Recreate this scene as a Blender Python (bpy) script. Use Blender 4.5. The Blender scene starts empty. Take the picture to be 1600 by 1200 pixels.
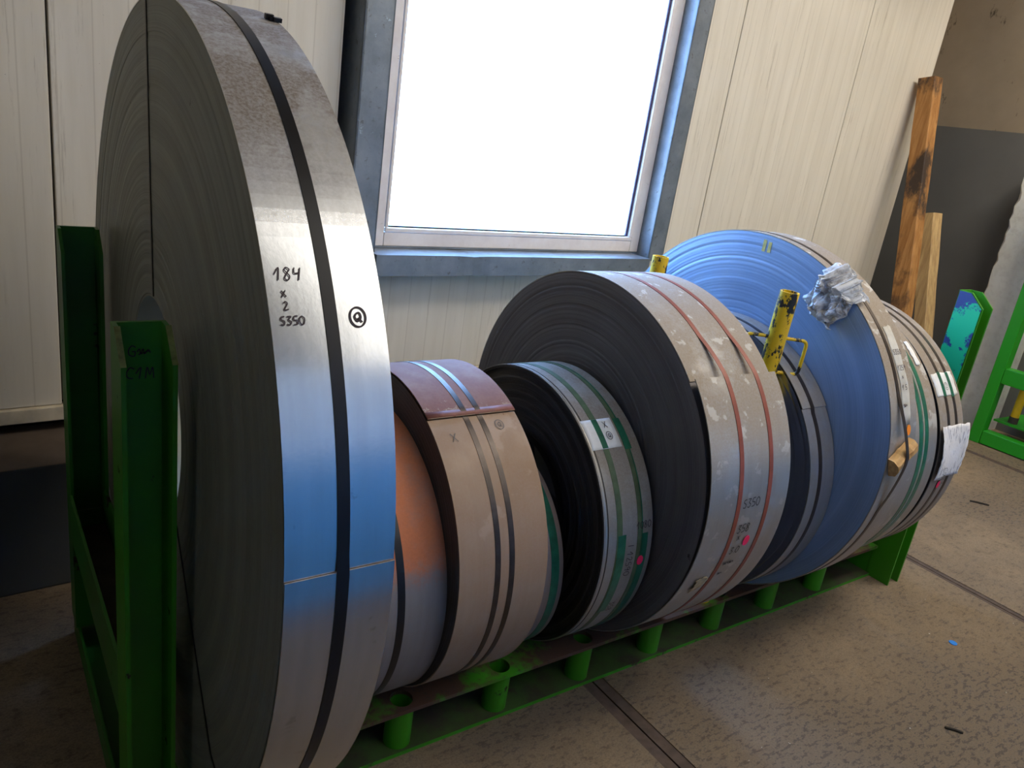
import bpy, bmesh, math, random
from mathutils import Vector, Matrix
random.seed(7)
PI = math.pi
S = bpy.context.scene
COL = S.collection
# ------------------------------------------------------------------ camera
CAM_H = 1.8508
FWD = Vector((0.5750, 0.7545, -0.3163)).normalized()
RGT = Vector((0.8149, -0.5613, 0.1433)); RGT = (RGT - FWD*RGT.dot(FWD)).normalized()
UP = RGT.cross(FWD).normalized()
cd = bpy.data.cameras.new('camera'); co = bpy.data.objects.new('camera', cd); COL.objects.link(co)
cd.sensor_fit = 'HORIZONTAL'; cd.sensor_width = 36.0; cd.lens = 1209.5/1600*36
cd.clip_start = 0.02; cd.clip_end = 200
m = Matrix.Identity(4)
for i in range(3):
    m[i][0] = RGT[i]; m[i][1] = UP[i]; m[i][2] = -FWD[i]
m.translation = (0, 0, CAM_H); co.matrix_world = m
S.camera = co
# ------------------------------------------------------------------ sky outside the window
W = bpy.data.worlds.new('sky'); S.world = W; W.use_nodes = True
nt = W.node_tree; nt.nodes.clear()
tc = nt.nodes.new('ShaderNodeTexCoord'); sx = nt.nodes.new('ShaderNodeSeparateXYZ')
rp = nt.nodes.new('ShaderNodeValToRGB'); bg = nt.nodes.new('ShaderNodeBackground'); ow = nt.nodes.new('ShaderNodeOutputWorld')
mr = nt.nodes.new('ShaderNodeMapRange'); mr.inputs[1].default_value = -1; mr.inputs[2].default_value = 1
nt.links.new(tc.outputs['Generated'], sx.inputs[0]); nt.links.new(sx.outputs[2], mr.inputs[0]); nt.links.new(mr.outputs[0], rp.inputs[0])
e = rp.color_ramp.elements
e[0].position = 0.46; e[0].color = (0.36, 0.42, 0.44, 1)
e[1].position = 0.56; e[1].color = (0.19, 0.42, 0.95, 1)
nt.links.new(rp.outputs[0], bg.inputs[0]); nt.links.new(bg.outputs[0], ow.inputs[0])
bg.inputs[1].default_value = 24.0
# ------------------------------------------------------------------ added area lamps, standing in for unseen windows and roof lights
def area(name, loc, direction, sx_, sy_, radiance, color, xaxis=(1, 0, 0)):
    L = bpy.data.lights.new(name, 'AREA'); L.shape = 'RECTANGLE'; L.size = sx_; L.size_y = sy_
    L.color = color; L.energy = radiance*PI*sx_*sy_
    o = bpy.data.objects.new(name, L); COL.objects.link(o)
    z = -Vector(direction).normalized(); x = Vector(xaxis); x = (x - z*x.dot(z)).normalized(); y = z.cross(x)
    mm = Matrix.Identity(4)
    for i in range(3):
        mm[i][0] = x[i]; mm[i][1] = y[i]; mm[i][2] = z[i]
    mm.translation = loc; o.matrix_world = mm
    return o
area('tall_reflection_lamp', (2.5, -.16, 3.9), (0, 0.98, -0.199), 2.4, 3.2, 2.3, (1.0, 0.95, 0.87))  # added unseen lamp, mirrored as the white zone on coil A
area('high_front_fill', (5.4, .06, 4.85), (0, 0.8, -0.6), 3.8, 1.2, 13.5, (1.0, 0.90, 0.76))  # added unseen lamp, warm front light on wall and coils
area('overhead_fill', (5.5, 0.95, 5.5), (0, 0, -1), 3.0, .9, 10.0, (1.0, 0.90, 0.76))  # added unseen lamp, steep light that throws the sill shadow
area('side_fill', (-3.0, .3, 3.4), (1, 0.0, -.15), 1.6, 2.0, 0.9, (1.0, .94, .82), (0, 1, 0))  # added unseen fill for the left-facing sides
S.view_settings.view_transform = 'Standard'; S.view_settings.look = 'None'
S.view_settings.exposure = 0.10; S.view_settings.gamma = 1.0
try: S.view_settings.use_curve_mapping = False
except Exception: pass

# ------------------------------------------------------------------ helpers
WA = 0.0603; EX = Vector((math.cos(WA), math.sin(WA), 0)); EY = Vector((-math.sin(WA), math.cos(WA), 0)); YW = 3.1408
def Wp(u, w, z): return EX*u + EY*w + Vector((0, 0, z))
def obj(name, bm, mats, parent=None, smooth=False, loc=None):
    me = bpy.data.meshes.new(name)
    bmesh.ops.recalc_face_normals(bm, faces=bm.faces[:])
    bm.to_mesh(me); bm.free()
    for mt in (mats if isinstance(mats, (list, tuple)) else [mats]): me.materials.append(mt)
    if smooth:
        for p in me.polygons: p.use_smooth = True
    o = bpy.data.objects.new(name, me); COL.objects.link(o)
    if parent: o.parent = parent
    if loc is not None: o.location = loc
    return o
def autosmooth(o, deg=35):
    me = o.data
    for p in me.polygons: p.use_smooth = True
    me.set_sharp_from_angle(angle=math.radians(deg))
    return o
def tag(o, label=None, cat=None, group=None, kind=None):
    if label: o['label'] = label
    if cat: o['category'] = cat
    if group: o['group'] = group
    if kind: o['kind'] = kind
    return o
def empty(name, loc):
    o = bpy.data.objects.new(name, None); COL.objects.link(o); o.location = loc; o.empty_display_size = .05; return o
def box(bm, a, b, xf=None, mat=0, bev=0):
    vs = [Vector((x, y, z)) for x in (a[0], b[0]) for y in (a[1], b[1]) for z in (a[2], b[2])]
    if xf: vs = [xf(v) for v in vs]
    V = [bm.verts.new(v) for v in vs]
    F = []
    for q in ((0, 1, 3, 2), (4, 6, 7, 5), (0, 4, 5, 1), (2, 3, 7, 6), (0, 2, 6, 4), (1, 5, 7, 3)):
        f = bm.faces.new([V[i] for i in q]); f.material_index = mat; F.append(f)
    if bev:
        es = list({e for f in F for e in f.edges})
        bmesh.ops.bevel(bm, geom=es, offset=bev, segments=2, affect='EDGES', profile=.6)
def wbox(bm, u0, u1, w0, w1, z0, z1, bev=0): box(bm, (u0, w0, z0), (u1, w1, z1), lambda v: Wp(v.x, v.y, v.z), bev=bev)
def prism(bm, poly, axis, a, b):
    """poly: list of 2D points; extruded along axis 'x','y' or 'z' from a to b"""
    def P(p, t): return {'x': (t, p[0], p[1]), 'y': (p[0], t, p[1]), 'z': (p[0], p[1], t)}[axis]
    A = [bm.verts.new(P(p, a)) for p in poly]; B = [bm.verts.new(P(p, b)) for p in poly]
    bm.faces.new(A); bm.faces.new(B[::-1]); n = len(poly)
    for i in range(n): bm.faces.new((A[i], B[i], B[(i+1) % n], A[(i+1) % n]))
def tube(bm, pts, r, seg=12, cap=True):
    pts = [Vector(p) for p in pts]; rings = []
    prev = None
    for i, p in enumerate(pts):
        t = (pts[min(i+1, len(pts)-1)] - pts[max(i-1, 0)]).normalized()
        a = prev if prev is not None else (Vector((0, 0, 1)) if abs(t.z) < .9 else Vector((1, 0, 0)))
        a = (a - t*a.dot(t)).normalized(); prev = a; b = t.cross(a)
        rings.append([bm.verts.new(p + (a*math.cos(k*2*PI/seg) + b*math.sin(k*2*PI/seg))*r) for k in range(seg)])
    for i in range(len(rings)-1):
        for k in range(seg): bm.faces.new((rings[i][k], rings[i][(k+1) % seg], rings[i+1][(k+1) % seg], rings[i+1][k]))
    if cap: bm.faces.new(rings[0][::-1]); bm.faces.new(rings[-1])
def pipe(bm, p0, p1, ro, ri, seg=20):
    p0, p1 = Vector(p0), Vector(p1); t = (p1-p0).normalized()
    a = Vector((1, 0, 0)); a = (a - t*a.dot(t)).normalized(); b = t.cross(a)
    def ring(p, r): return [bm.verts.new(p + (a*math.cos(k*2*PI/seg) + b*math.sin(k*2*PI/seg))*r) for k in range(seg)]
    R = [ring(p0, ri), ring(p0, ro), ring(p1, ro), ring(p1, ri)]
    for j in range(4):
        A, B = R[j], R[(j+1) % 4]
        for k in range(seg): bm.faces.new((A[k], A[(k+1) % seg], B[(k+1) % seg], B[k]))

# ------------------------------------------------------------------ materials
class N:
    def __init__(s, name):
        s.m = bpy.data.materials.new(name); s.m.use_nodes = True; s.t = s.m.node_tree
        s.b = s.t.nodes['Principled BSDF']; s.o = s.t.nodes['Material Output']
        s.tc = s.t.nodes.new('ShaderNodeTexCoord'); s.co = s.tc.outputs['Object']
    def n(s, k, **kw):
        x = s.t.nodes.new(k)
        for a, b in kw.items(): setattr(x, a, b)
        return x
    def l(s, a, b): s.t.links.new(a, b)
    def noise(s, scale=5, detail=4, rough=.55, stretch=(1, 1, 1), off=(0, 0, 0)):
        mp = s.n('ShaderNodeMapping'); mp.inputs['Scale'].default_value = stretch; mp.inputs['Location'].default_value = off
        s.l(s.co, mp.inputs[0]); x = s.n('ShaderNodeTexNoise'); s.l(mp.outputs[0], x.inputs['Vector'])
        x.inputs['Scale'].default_value = scale; x.inputs['Detail'].default_value = detail; x.inputs['Roughness'].default_value = rough
        return x.outputs['Fac']
    def ramp(s, fac, lo, hi, clo=(0, 0, 0, 1), chi=(1, 1, 1, 1)):
        r = s.n('ShaderNodeValToRGB'); s.l(fac, r.inputs[0]); e = r.color_ramp.elements
        e[0].position = lo; e[1].position = hi; e[0].color = clo; e[1].color = chi
        return r.outputs[0]
    def mix(s, fac, a, b, mode='MIX'):
        x = s.n('ShaderNodeMix', data_type='RGBA', blend_type=mode)
        for i, q in ((0, fac), (6, a), (7, b)):
            if isinstance(q, (int, float)): x.inputs[i].default_value = q
            elif isinstance(q, tuple): x.inputs[i].default_value = q if len(q) == 4 else q+(1,)
            else: s.l(q, x.inputs[i])
        return x.outputs[2]
    def math(s, op, a, b=None, c=None):
        x = s.n('ShaderNodeMath', operation=op)
        for i, q in enumerate((a, b, c)):
            if q is None: continue
            if isinstance(q, (int, float)): x.inputs[i].default_value = q
            else: s.l(q, x.inputs[i])
        return x.outputs[0]
    def maprange(s, v, a, b, c=0, d=1, smooth=True):
        x = s.n('ShaderNodeMapRange'); x.interpolation_type = 'SMOOTHSTEP' if smooth else 'LINEAR'
        s.l(v, x.inputs[0])
        for i, q in enumerate((a, b, c, d)): x.inputs[i+1].default_value = q
        return x.outputs[0]
    def xyz(s):
        x = s.n('ShaderNodeSeparateXYZ'); s.l(s.co, x.inputs[0]); return x.outputs
    def bump(s, h, strength=.3, dist=.01):
        x = s.n('ShaderNodeBump'); x.inputs['Strength'].default_value = strength; x.inputs['Distance'].default_value = dist
        s.l(h, x.inputs['Height']); s.l(x.outputs[0], s.b.inputs['Normal'])
    def set(s, key, v):
        i = s.b.inputs[key]
        if isinstance(v, (int, float)): i.default_value = v
        elif isinstance(v, tuple): i.default_value = v if len(v) == 4 else v+(1,)
        else: s.l(v, i)
def plain(name, col, rough=.6, metal=0, var=.0, scale=20):
    k = N(name)
    if var:
        f = k.noise(scale, 5); d = tuple(c*(1-var) for c in col); u = tuple(min(1, c*(1+var)) for c in col)
        k.set('Base Color', k.mix(k.ramp(f, .3, .7), d, u))
    else: k.set('Base Color', col)
    k.set('Roughness', rough); k.set('Metallic', metal)
    return k.m
def paint(name, col, chip=(.03, .025, .02), amt=.62, scale=9, rough=.42, soil=.5, soilcol=(.05, .04, .03)):
    k = N(name)
    f = k.noise(scale, 8, .62, off=(3, 1, 7)); g = k.noise(3, 4)
    c = k.mix(k.ramp(g, .35, .75), col, tuple(a*(1-soil)+b*soil for a, b in zip(col, soilcol)))
    msk = k.ramp(f, amt, amt+.03)
    k.set('Base Color', k.mix(msk, c, chip)); k.set('Roughness', k.maprange(msk, 0, 1, rough, .8)); k.set('Specular IOR Level', .35)
    k.bump(msk, -.25, .002)
    return k.m
def band(name, base, metal=.85, rough=.36, dust=(.25, .19, .14), dlo=.35, dhi=.75, damt=.8, side=.25, up=(.1, .85), rust=None, patch=None, dscale=9, tint=None):
    """strip surface; dust lies thicker where the surface faces up"""
    k = N(name)
    x, y, z = k.xyz()
    geo = k.n('ShaderNodeNewGeometry'); sp = k.n('ShaderNodeSeparateXYZ'); k.l(geo.outputs['True Normal'], sp.inputs[0])
    upf = k.maprange(sp.outputs[2], up[0], up[1], side, 1)
    f = k.noise(dscale, 7, .65); fine = k.noise(160, 3, .7)
    d = k.math('MULTIPLY', k.ramp(f, dlo, dhi), upf); d = k.math('MULTIPLY', d, damt)
    d = k.math('MULTIPLY', d, k.maprange(fine, .3, .7, .72, 1.0))
    streak = k.noise(3, 4, .6, stretch=(14, 1, 1))
    c = k.mix(k.ramp(streak, .35, .7), tuple(a*.88 for a in base), base)
    if tint: c = k.mix(k.ramp(k.noise(5, 3, off=(4, 4, 4)), .45, .7), c, tint)
    col = k.mix(d, c, dust)
    msum = d
    if patch:
        pf = k.ramp(k.noise(patch[1], 5, .6, off=(9, 2, 5)), patch[2], patch[2]+.04)
        col = k.mix(k.math('MULTIPLY', pf, patch[3]), col, patch[0])
    if rust:
        rf = k.noise(7, 7, .7, off=(5, 5, 5))
        zz = k.math('ADD', z, k.math('MULTIPLY', k.math('SUBTRACT', k.noise(40, 6, .75), .5), .12))
        rm = k.maprange(zz, rust[1], rust[2])
        rm = k.math('MULTIPLY', rm, k.maprange(rf, .25, .6, .55, 1))
        if len(rust) > 3: rm = k.math('MULTIPLY', rm, k.math('SUBTRACT', 1.0, k.maprange(x, rust[3], rust[4])))
        rc = k.mix(k.noise(120, 4, .7), tuple(a*.8 for a in rust[0]), tuple(a*1.25 for a in rust[0]))
        col = k.mix(rm, col, rc); msum = k.math('MAXIMUM', msum, rm)
    k.set('Base Color', col)
    k.set('Metallic', k.maprange(msum, 0, .9, metal, .0)); k.set('Roughness', k.maprange(msum, 0, .9, rough, .75))
    k.bump(k.noise(90, 5, .6, stretch=(1, 1, 1)), .05, .002)
    return k.m
def face(name, lo, hi, metal=.6, rough=.45, scale=260, bump=.35, spots=.72):
    """edge-on windings: rings by radius"""
    k = N(name); x, y, z = k.xyz()
    r = k.math('SQRT', k.math('ADD', k.math('MULTIPLY', y, y), k.math('MULTIPLY', z, z)))
    def ring(sc, det):
        t = k.n('ShaderNodeTexNoise', noise_dimensions='1D'); t.inputs['Scale'].default_value = sc; t.inputs['Detail'].default_value = det
        k.l(r, t.inputs['W']); return t.outputs['Fac']
    a = ring(scale, 2); b = ring(22, 3); sm = k.noise(6, 6, .6)
    f = k.math('ADD', k.math('MULTIPLY', a, .45), k.math('MULTIPLY', b, .55)); f = k.math('ADD', k.math('MULTIPLY', f, .75), k.math('MULTIPLY', sm, .25))
    c = k.mix(k.ramp(f, .36, .66), lo, hi)
    c = k.mix(k.ramp(k.noise(14, 6, .6, off=(3, 8, 1)), spots, spots+.05), c, (.012, .012, .014))
    k.set('Base Color', c); k.set('Metallic', metal); k.set('Roughness', rough)
    k.bump(a, bump, .0015)
    return k.m
def wood(name, a, b, dark=(.05, .03, .02), stain=.66, stretch=(3, 3, .25), scale=14):
    k = N(name); f = k.noise(scale, 7, .6, stretch=stretch); g = k.noise(3, 6, .7, stretch=(1, 1, .6), off=(2, 6, 1))
    c = k.mix(k.ramp(f, .35, .65), a, b); c = k.mix(k.ramp(g, stain, stain+.12), c, dark)
    k.set('Base Color', c); k.set('Roughness', .7); k.bump(f, .25, .003); return k.m

GREEN = (.042, .27, .006)
M_green = paint('green_paint', GREEN, amt=.66, soil=.35)
M_green_dark = paint('green_paint_worn', (.022, .19, .012), amt=.64, soil=.5, scale=7)
M_green_new = paint('green_paint_bright', (.02, .32, .015), amt=.80, soil=.12, rough=.35)
M_bare = plain('worn_edge', (.32, .36, .12), .6, .2, .4, 40)
def rackplate():
    k = N('worn_green_plate'); f = k.noise(5, 7, .65); g = k.noise(40, 5, .7)
    c = k.mix(k.ramp(f, .39, .50), GREEN, (.095, .048, .030)); c = k.mix(k.ramp(g, .55, .7), c, (.05, .04, .03))
    k.set('Base Color', c); k.set('Roughness', .6); k.bump(g, .2, .002); return k.m
M_plate = rackplate()
def dusty_green():
    k = N('dusty_green_paint'); geo = k.n('ShaderNodeNewGeometry'); sp = k.n('ShaderNodeSeparateXYZ'); k.l(geo.outputs['True Normal'], sp.inputs[0])
    f = k.noise(6, 6, .65); c = k.mix(k.ramp(k.noise(14, 7, .7, off=(2, 3, 4)), .60, .66), GREEN, (.05, .035, .02))
    d = k.math('MULTIPLY', k.maprange(sp.outputs[2], .6, .9), k.maprange(f, .35, .65, .75, 1.0))
    k.set('Base Color', k.mix(d, c, (.045, .034, .024))); k.set('Roughness', .6); return k.m
M_gdust = dusty_green()
M_dirtsteel = plain('dusty_brown_steel', (.06, .042, .03), .85, 0, .35, 12)
M_black = plain('black_steel_strap', (.012, .011, .012), .38, .3)
M_dkbrown = plain('brown_steel_strap', (.055, .042, .036), .38, .55, .25, 30)
M_redstrap = plain('red_brown_strap', (.24, .060, .038), .5, .1, .15, 30)
M_greenstrap = plain('green_plastic_strap', (.015, .125, .072), .3, 0, .35, 25)
M_olive = plain('dusty_green_strap', (.075, .12, .06), .5, 0, .3, 25)
M_ink = plain('marker_ink', (.03, .012, .025), .6)
M_inkpale = plain('faded_marker_ink', (.09, .08, .075), .6)
M_inkmid = plain('worn_marker_ink', (.04, .04, .045), .6)
M_pink = plain('pink_sticker', (.95, .02, .13), .5)
M_orange = plain('orange_sticker', (.9, .26, .02), .5)
M_white = plain('white_label', (.78, .78, .77), .55, 0, .08, 30)
M_blue = plain('blue_chip', (.02, .24, .8), .4)

# ------------------------------------------------------------------ setting
def concrete(name, a, b, c3, sc=2.2, rough=.8, bump=.25, fine=0):
    k = N(name); f = k.noise(sc, 8, .62); g = k.noise(max(sc, 2.2)*9, 6, .65, off=(4, 2, 8)); h = k.noise(70, 4, .7); st = k.noise(1.1, 5, .6, stretch=(.6, 2.2, 1), off=(7, 3, 1))
    c = k.mix(k.ramp(f, .42, .60), a, b); c = k.mix(k.math('MULTIPLY', k.ramp(g, .48, .66), .65), c, c3)
    c = k.mix(k.math('MULTIPLY', k.ramp(st, .55, .75), .45), c, tuple(q*.5 for q in c3))
    if fine:
        xx, yy, zz = k.xyz(); fore_shade = k.math('ADD', yy, k.math('MULTIPLY', k.math('SUBTRACT', k.noise(1.7, 7, .7, off=(2, 2, 2)), .5), .9))
        c = k.mix(k.maprange(fore_shade, 1.25, .80, 0, .72), c, (.072, .058, .049))  # foreground shade painted into the floor colour, edge broken by noise
        s1 = k.noise(26, 7, .75, stretch=(1, 2.2, 1), off=(1, 9, 4)); s2 = k.noise(150, 4, .7); s3 = k.noise(55, 2, .5, off=(8, 8, 1))
        c = k.mix(k.math('MULTIPLY', k.ramp(s1, .50, .62), .55), c, c3)
        c = k.mix(k.math('MULTIPLY', k.ramp(s1, .46, .34), .35), c, tuple(min(1, q*1.45) for q in b))
        c = k.mix(k.math('MULTIPLY', k.ramp(s2, .45, .70), .45), c, tuple(q*.6 for q in c3))
        c = k.mix(k.math('MULTIPLY', k.ramp(s3, .76, .78), .8), c, (.55, .52, .45))
    c = k.mix(k.math('MULTIPLY', k.ramp(h, .64, .74), .5), c, tuple(q*.5 for q in c3))
    k.set('Base Color', c); k.set('Roughness', k.maprange(f, .3, .7, rough-.12, rough)); k.bump(g, bump, .004); return k.m
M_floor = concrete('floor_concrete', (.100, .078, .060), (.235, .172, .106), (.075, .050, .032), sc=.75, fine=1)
M_joint = plain('joint_filler', (.085, .058, .045), .8, 0, .3, 25)
M_dark = plain('dark_gap', (.01, .009, .008), .9)
M_plinth = None
def plinth_mat():
    k = N('plinth_concrete_painted'); geo = k.n('ShaderNodeNewGeometry'); sp = k.n('ShaderNodeSeparateXYZ'); k.l(geo.outputs['Normal'], sp.inputs[0])
    f = k.noise(9, 7, .65)
    top = k.mix(f, (.06, .042, .032), (.14, .105, .08)); fr = k.mix(k.ramp(f, .62, .70), (.055, .06, .065), (.1, .1, .1))
    k.set('Base Color', k.mix(k.maprange(sp.outputs[2], .4, .6), fr, top)); k.set('Roughness', .8); k.bump(f, .2, .004); return k.m
def panel_mat():
    k = N('cream_wall_panel'); f = k.noise(5, 5, .6, stretch=(3, 3, .25)); g = k.noise(11, 8, .8, stretch=(3.0, 3.0, .16), off=(1, 5, 2)); g2 = k.noise(1.6, 3, .5, off=(3, 1, 1)); sp = k.noise(60, 3, .6)
    c = k.mix(k.ramp(f, .3, .7), (.62, .575, .49), (.70, .655, .57))
    st = k.math('MULTIPLY', k.ramp(g, .56, .68), k.ramp(g2, .40, .62))
    c = k.mix(k.math('MULTIPLY', st, .6), c, (.19, .15, .10))
    c = k.mix(k.math('MULTIPLY', k.ramp(sp, .73, .77), .5), c, (.12, .1, .08))
    x, y, z = k.xyz(); u = k.math('ADD', k.math('MULTIPLY', x, math.cos(WA)), k.math('MULTIPLY', y, math.sin(WA)))
    fr = k.math('FRACT', k.math('MULTIPLY', u, 1/.113)); gr = k.math('LESS_THAN', k.math('ABSOLUTE', k.math('SUBTRACT', fr, .5)), .022)
    k.set('Base Color', k.mix(k.math('MULTIPLY', gr, .22), c, (.25, .2, .14))); k.set('Roughness', .5); k.set('Specular IOR Level', .35)  # shade of the grooves painted into the panel colour
    k.bump(gr, -.25, .002)
    return k.m
M_panel = panel_mat()
# floor slabs and joints
bm = bmesh.new(); box(bm, (-3.2, -3.0, -.2), (7.6, 4.4, -.03)); floor = tag(obj('floor', bm, M_dark), 'worn beige brown concrete floor with dark joints', kind='structure')
def floor_piece(x0, x1, y0, y1, top, mat, name):
    bm = bmesh.new(); box(bm, (x0, y0, -.03), (x1, y1, top)); return obj(name, bm, mat, floor)
JW = (0, .048, .032, .032, 0)
edges = [-3.1, 1.772, 3.99, 6.21, 7.5]
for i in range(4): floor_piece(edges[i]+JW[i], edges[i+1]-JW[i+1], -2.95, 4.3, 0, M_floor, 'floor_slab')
for x, jw in zip(edges[1:4], JW[1:4]):
    floor_piece(x-jw, x-.004, -2.95, 4.3, -.002, M_joint, 'joint_strip'); floor_piece(x+.004, x+jw, -2.95, 4.3, -.003, M_joint, 'joint_strip')
# back wall: backing, panels
UL, UR, ZS, ZT = 1.60, 3.62, 1.13, 3.6     # rough opening
ZC = 5.75
bm = bmesh.new()
for a in ((-3.3, UL, 0, ZC), (UR, 6.50, 0, ZC), (UL, UR, 0, ZS), (UL, UR, ZT, ZC)): wbox(bm, a[0], a[1], 3.225, 3.33, a[2], a[3])
wall_back = tag(obj('wall_back', bm, M_dark), 'cream panel wall behind the coils', kind='structure')
def panel(u0, u1, z0, z1):
    bm = bmesh.new(); wbox(bm, u0+.004, u1-.004, YW, 3.222, z0, z1, bev=.004); return obj('wall_panel', bm, M_panel, wall_back)
PB = .60
for a in ((-3.2, -2.222), (-2.222, -.867), (-.867, .488), (.488, 1.54)): panel(a[0], a[1], PB, 5.6)
panel(1.60, 2.95, PB, 1.15); panel(2.95, 3.62, PB, 1.15); panel(1.60, 3.62, 3.62, 5.6)
for a in ((3.62, 4.056), (4.056, 5.411), (5.411, 6.505)): panel(a[0], a[1], PB, 5.6)
# flashing along the foot of the panels
bm = bmesh.new(); prism_pts = None
wbox(bm, -3.2, 6.5, YW-.02, YW+.03, .543, .598, bev=.004)
tag(obj('trim_1', bm, plain('cream_flashing', (.55, .49, .38), .55, 0, .25, 14)), 'cream metal flashing along the foot of the wall panels', kind='structure')
bm = bmesh.new(); wbox(bm, -3.2, 6.5, 2.838, 3.222, 0, .4955, bev=.008)
tag(obj('trim_2', bm, plinth_mat()), 'low concrete plinth along the wall with grey painted front', kind='structure')
# right hand wall, recess, pilaster
def rwall_mat():
    k = N('concrete_wall_grey_dado'); x, y, z = k.xyz(); f = k.noise(3, 7, .65); g = k.noise(9, 6, .7, stretch=(1, 1, .5))
    con = k.mix(f, (.22, .175, .125), (.36, .29, .21)); con = k.mix(k.ramp(g, .62, .7), con, (.06, .045, .03))
    pz = k.mix(f, (.11, .11, .105), (.145, .145, .14))
    k.set('Base Color', k.mix(k.maprange(z, 2.36, 2.366), pz, con)); k.set('Roughness', .6); k.bump(f, .15, .01); return k.m
M_rw = rwall_mat()
bm = bmesh.new(); box(bm, (7.1, -3.0, 0), (7.3, 4.25, 5.75)); tag(obj('wall_right', bm, M_rw), 'bare concrete wall with dark grey painted lower part', kind='structure')
bm = bmesh.new(); box(bm, (6.15, 4.05, 0), (7.1, 4.25, 5.75)); box(bm, (6.15, 3.66, 0), (6.28, 4.05, 5.75)); tag(obj('wall_recess', bm, M_rw), 'dark recess beyond the end of the panel wall', kind='structure')
# pilaster with chipped arris
bm = bmesh.new(); rows = 40; rng = random.Random(3); prevs = None
zt = 2.12
for i in range(rows+1):
    z = zt*i/rows; c = .006 + (rng.random()**4)*.035
    ring = [(6.75, 2.53), (6.75, 2.83-c), (6.75+c*.9, 2.83-c*.2), (6.75+c+.01, 2.83), (7.1, 2.83), (7.1, 2.53)]
    V = [bm.verts.new((a, b, z)) for a, b in ring]
    if prevs:
        for j in range(6): bm.faces.new((prevs[j], prevs[(j+1) % 6], V[(j+1) % 6], V[j]))
    else: bm.faces.new(V[::-1])
    prevs = V
bm.faces.new(prevs)
tag(obj('wall_pilaster', bm, concrete('pilaster_plaster', (.60, .60, .55), (.68, .68, .63), (.50, .49, .45), 2, .7, .1)), 'pale grey plastered pilaster with chipped edge', kind='structure')
# rest of the hall around the camera
M_hall = plain('hall_side_dull', (.085, .08, .065), .85, 0, .2, 3)
M_ceil = plain('hall_ceiling', (.10, .085, .07), .9, 0, .2, 3)
bm = bmesh.new(); box(bm, (-3.3, -3.0, 0), (-3.1, 3.4, 5.75)); tag(obj('wall_left', bm, M_hall), 'dull hall wall', kind='structure')
bm = bmesh.new(); box(bm, (-3.3, .12, 5.6), (7.3, 4.3, 5.75)); prism(bm, [(.12, 5.6), (.12, 5.75), (-.70, 2.3), (-.60, 2.28)], 'x', -3.3, 7.3)
box(bm, (-3.1, 2.05, 4.0), (6.2, 3.1, 4.15))  # added unseen slab that shades the upper back wall
tag(obj('ceiling', bm, M_ceil), 'dull hall roof sloping down at the far side, with an added shading slab', kind='structure')
def fw():
    k = N('blue_reflection_wall'); x, y, z = k.xyz()
    k.set('Base Color', k.mix(k.maprange(z, 1.3, 1.7), (.055, .26, .44), (.6, .61, .62))); k.set('Roughness', .6); return k.m
bm = bmesh.new(); box(bm, (-3.3, -.75, 0), (7.3, -.55, 2.35)); tag(obj('wall_front', bm, fw()), 'unseen wall added behind the camera, lower part blue for the coil reflection', kind='structure')  # added wall, its blue zone is there to be mirrored in coil A

# ------------------------------------------------------------------ window
def steel_mat():
    k = N('blue_grey_steel'); f = k.noise(7, 7, .65); g = k.noise(30, 6, .7)
    c = k.mix(k.ramp(f, .35, .7), (.15, .18, .215), (.24, .275, .32)); c = k.mix(k.math('MULTIPLY', k.ramp(g, .60, .68), .6), c, (.07, .06, .055)); c = k.mix(k.ramp(k.noise(16, 6, .7, off=(6, 1, 2)), .68, .72), c, (.36, .45, .55))
    k.set('Base Color', c); k.set('Metallic', .35); k.set('Roughness', .42); k.bump(f, .1, .004); return k.m
M_steel = steel_mat()
def framemat():
    k = N('window_frame_paint'); f = k.noise(8, 7, .7); g = k.noise(24, 7, .75, off=(2, 2, 9))
    c = k.mix(k.ramp(f, .3, .7), (.62, .56, .54), (.74, .70, .68)); c = k.mix(k.ramp(g, .66, .72), c, (.22, .13, .07)); k.set('Base Color', c); k.set('Roughness', .5); return k.m
M_frame = framemat()
win = tag(empty('window_1', Wp(2.65, YW, 1.12)), 'large frosted window in white frame set in blue grey steel channel', kind='structure')
WIN0 = Vector(win.location)
def wpart(name, boxes, mat, bev=.004, parent=win):
    bm = bmesh.new()
    for b in boxes: wbox(bm, *b, bev=bev)
    for v_ in bm.verts: v_.co -= WIN0
    o = obj(name, bm, mat, parent); return o
# steel surround: channels with front flange and reveal
wpart('steel_post', [(1.573, 1.708, YW-.10, YW-.088, .53, 3.7), (1.573, 1.585, YW-.10, YW+.08, .53, 3.7), (1.696, 1.708, YW-.10, YW+.08, .53, 3.7)], M_steel, .003)
wpart('steel_post', [(3.521, 3.650, YW-.10, YW-.088, 1.2, 3.7), (3.521, 3.533, YW-.10, YW+.08, 1.2, 3.7), (3.638, 3.650, YW-.10, YW+.08, 1.2, 3.7)], M_steel, .003)
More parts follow.
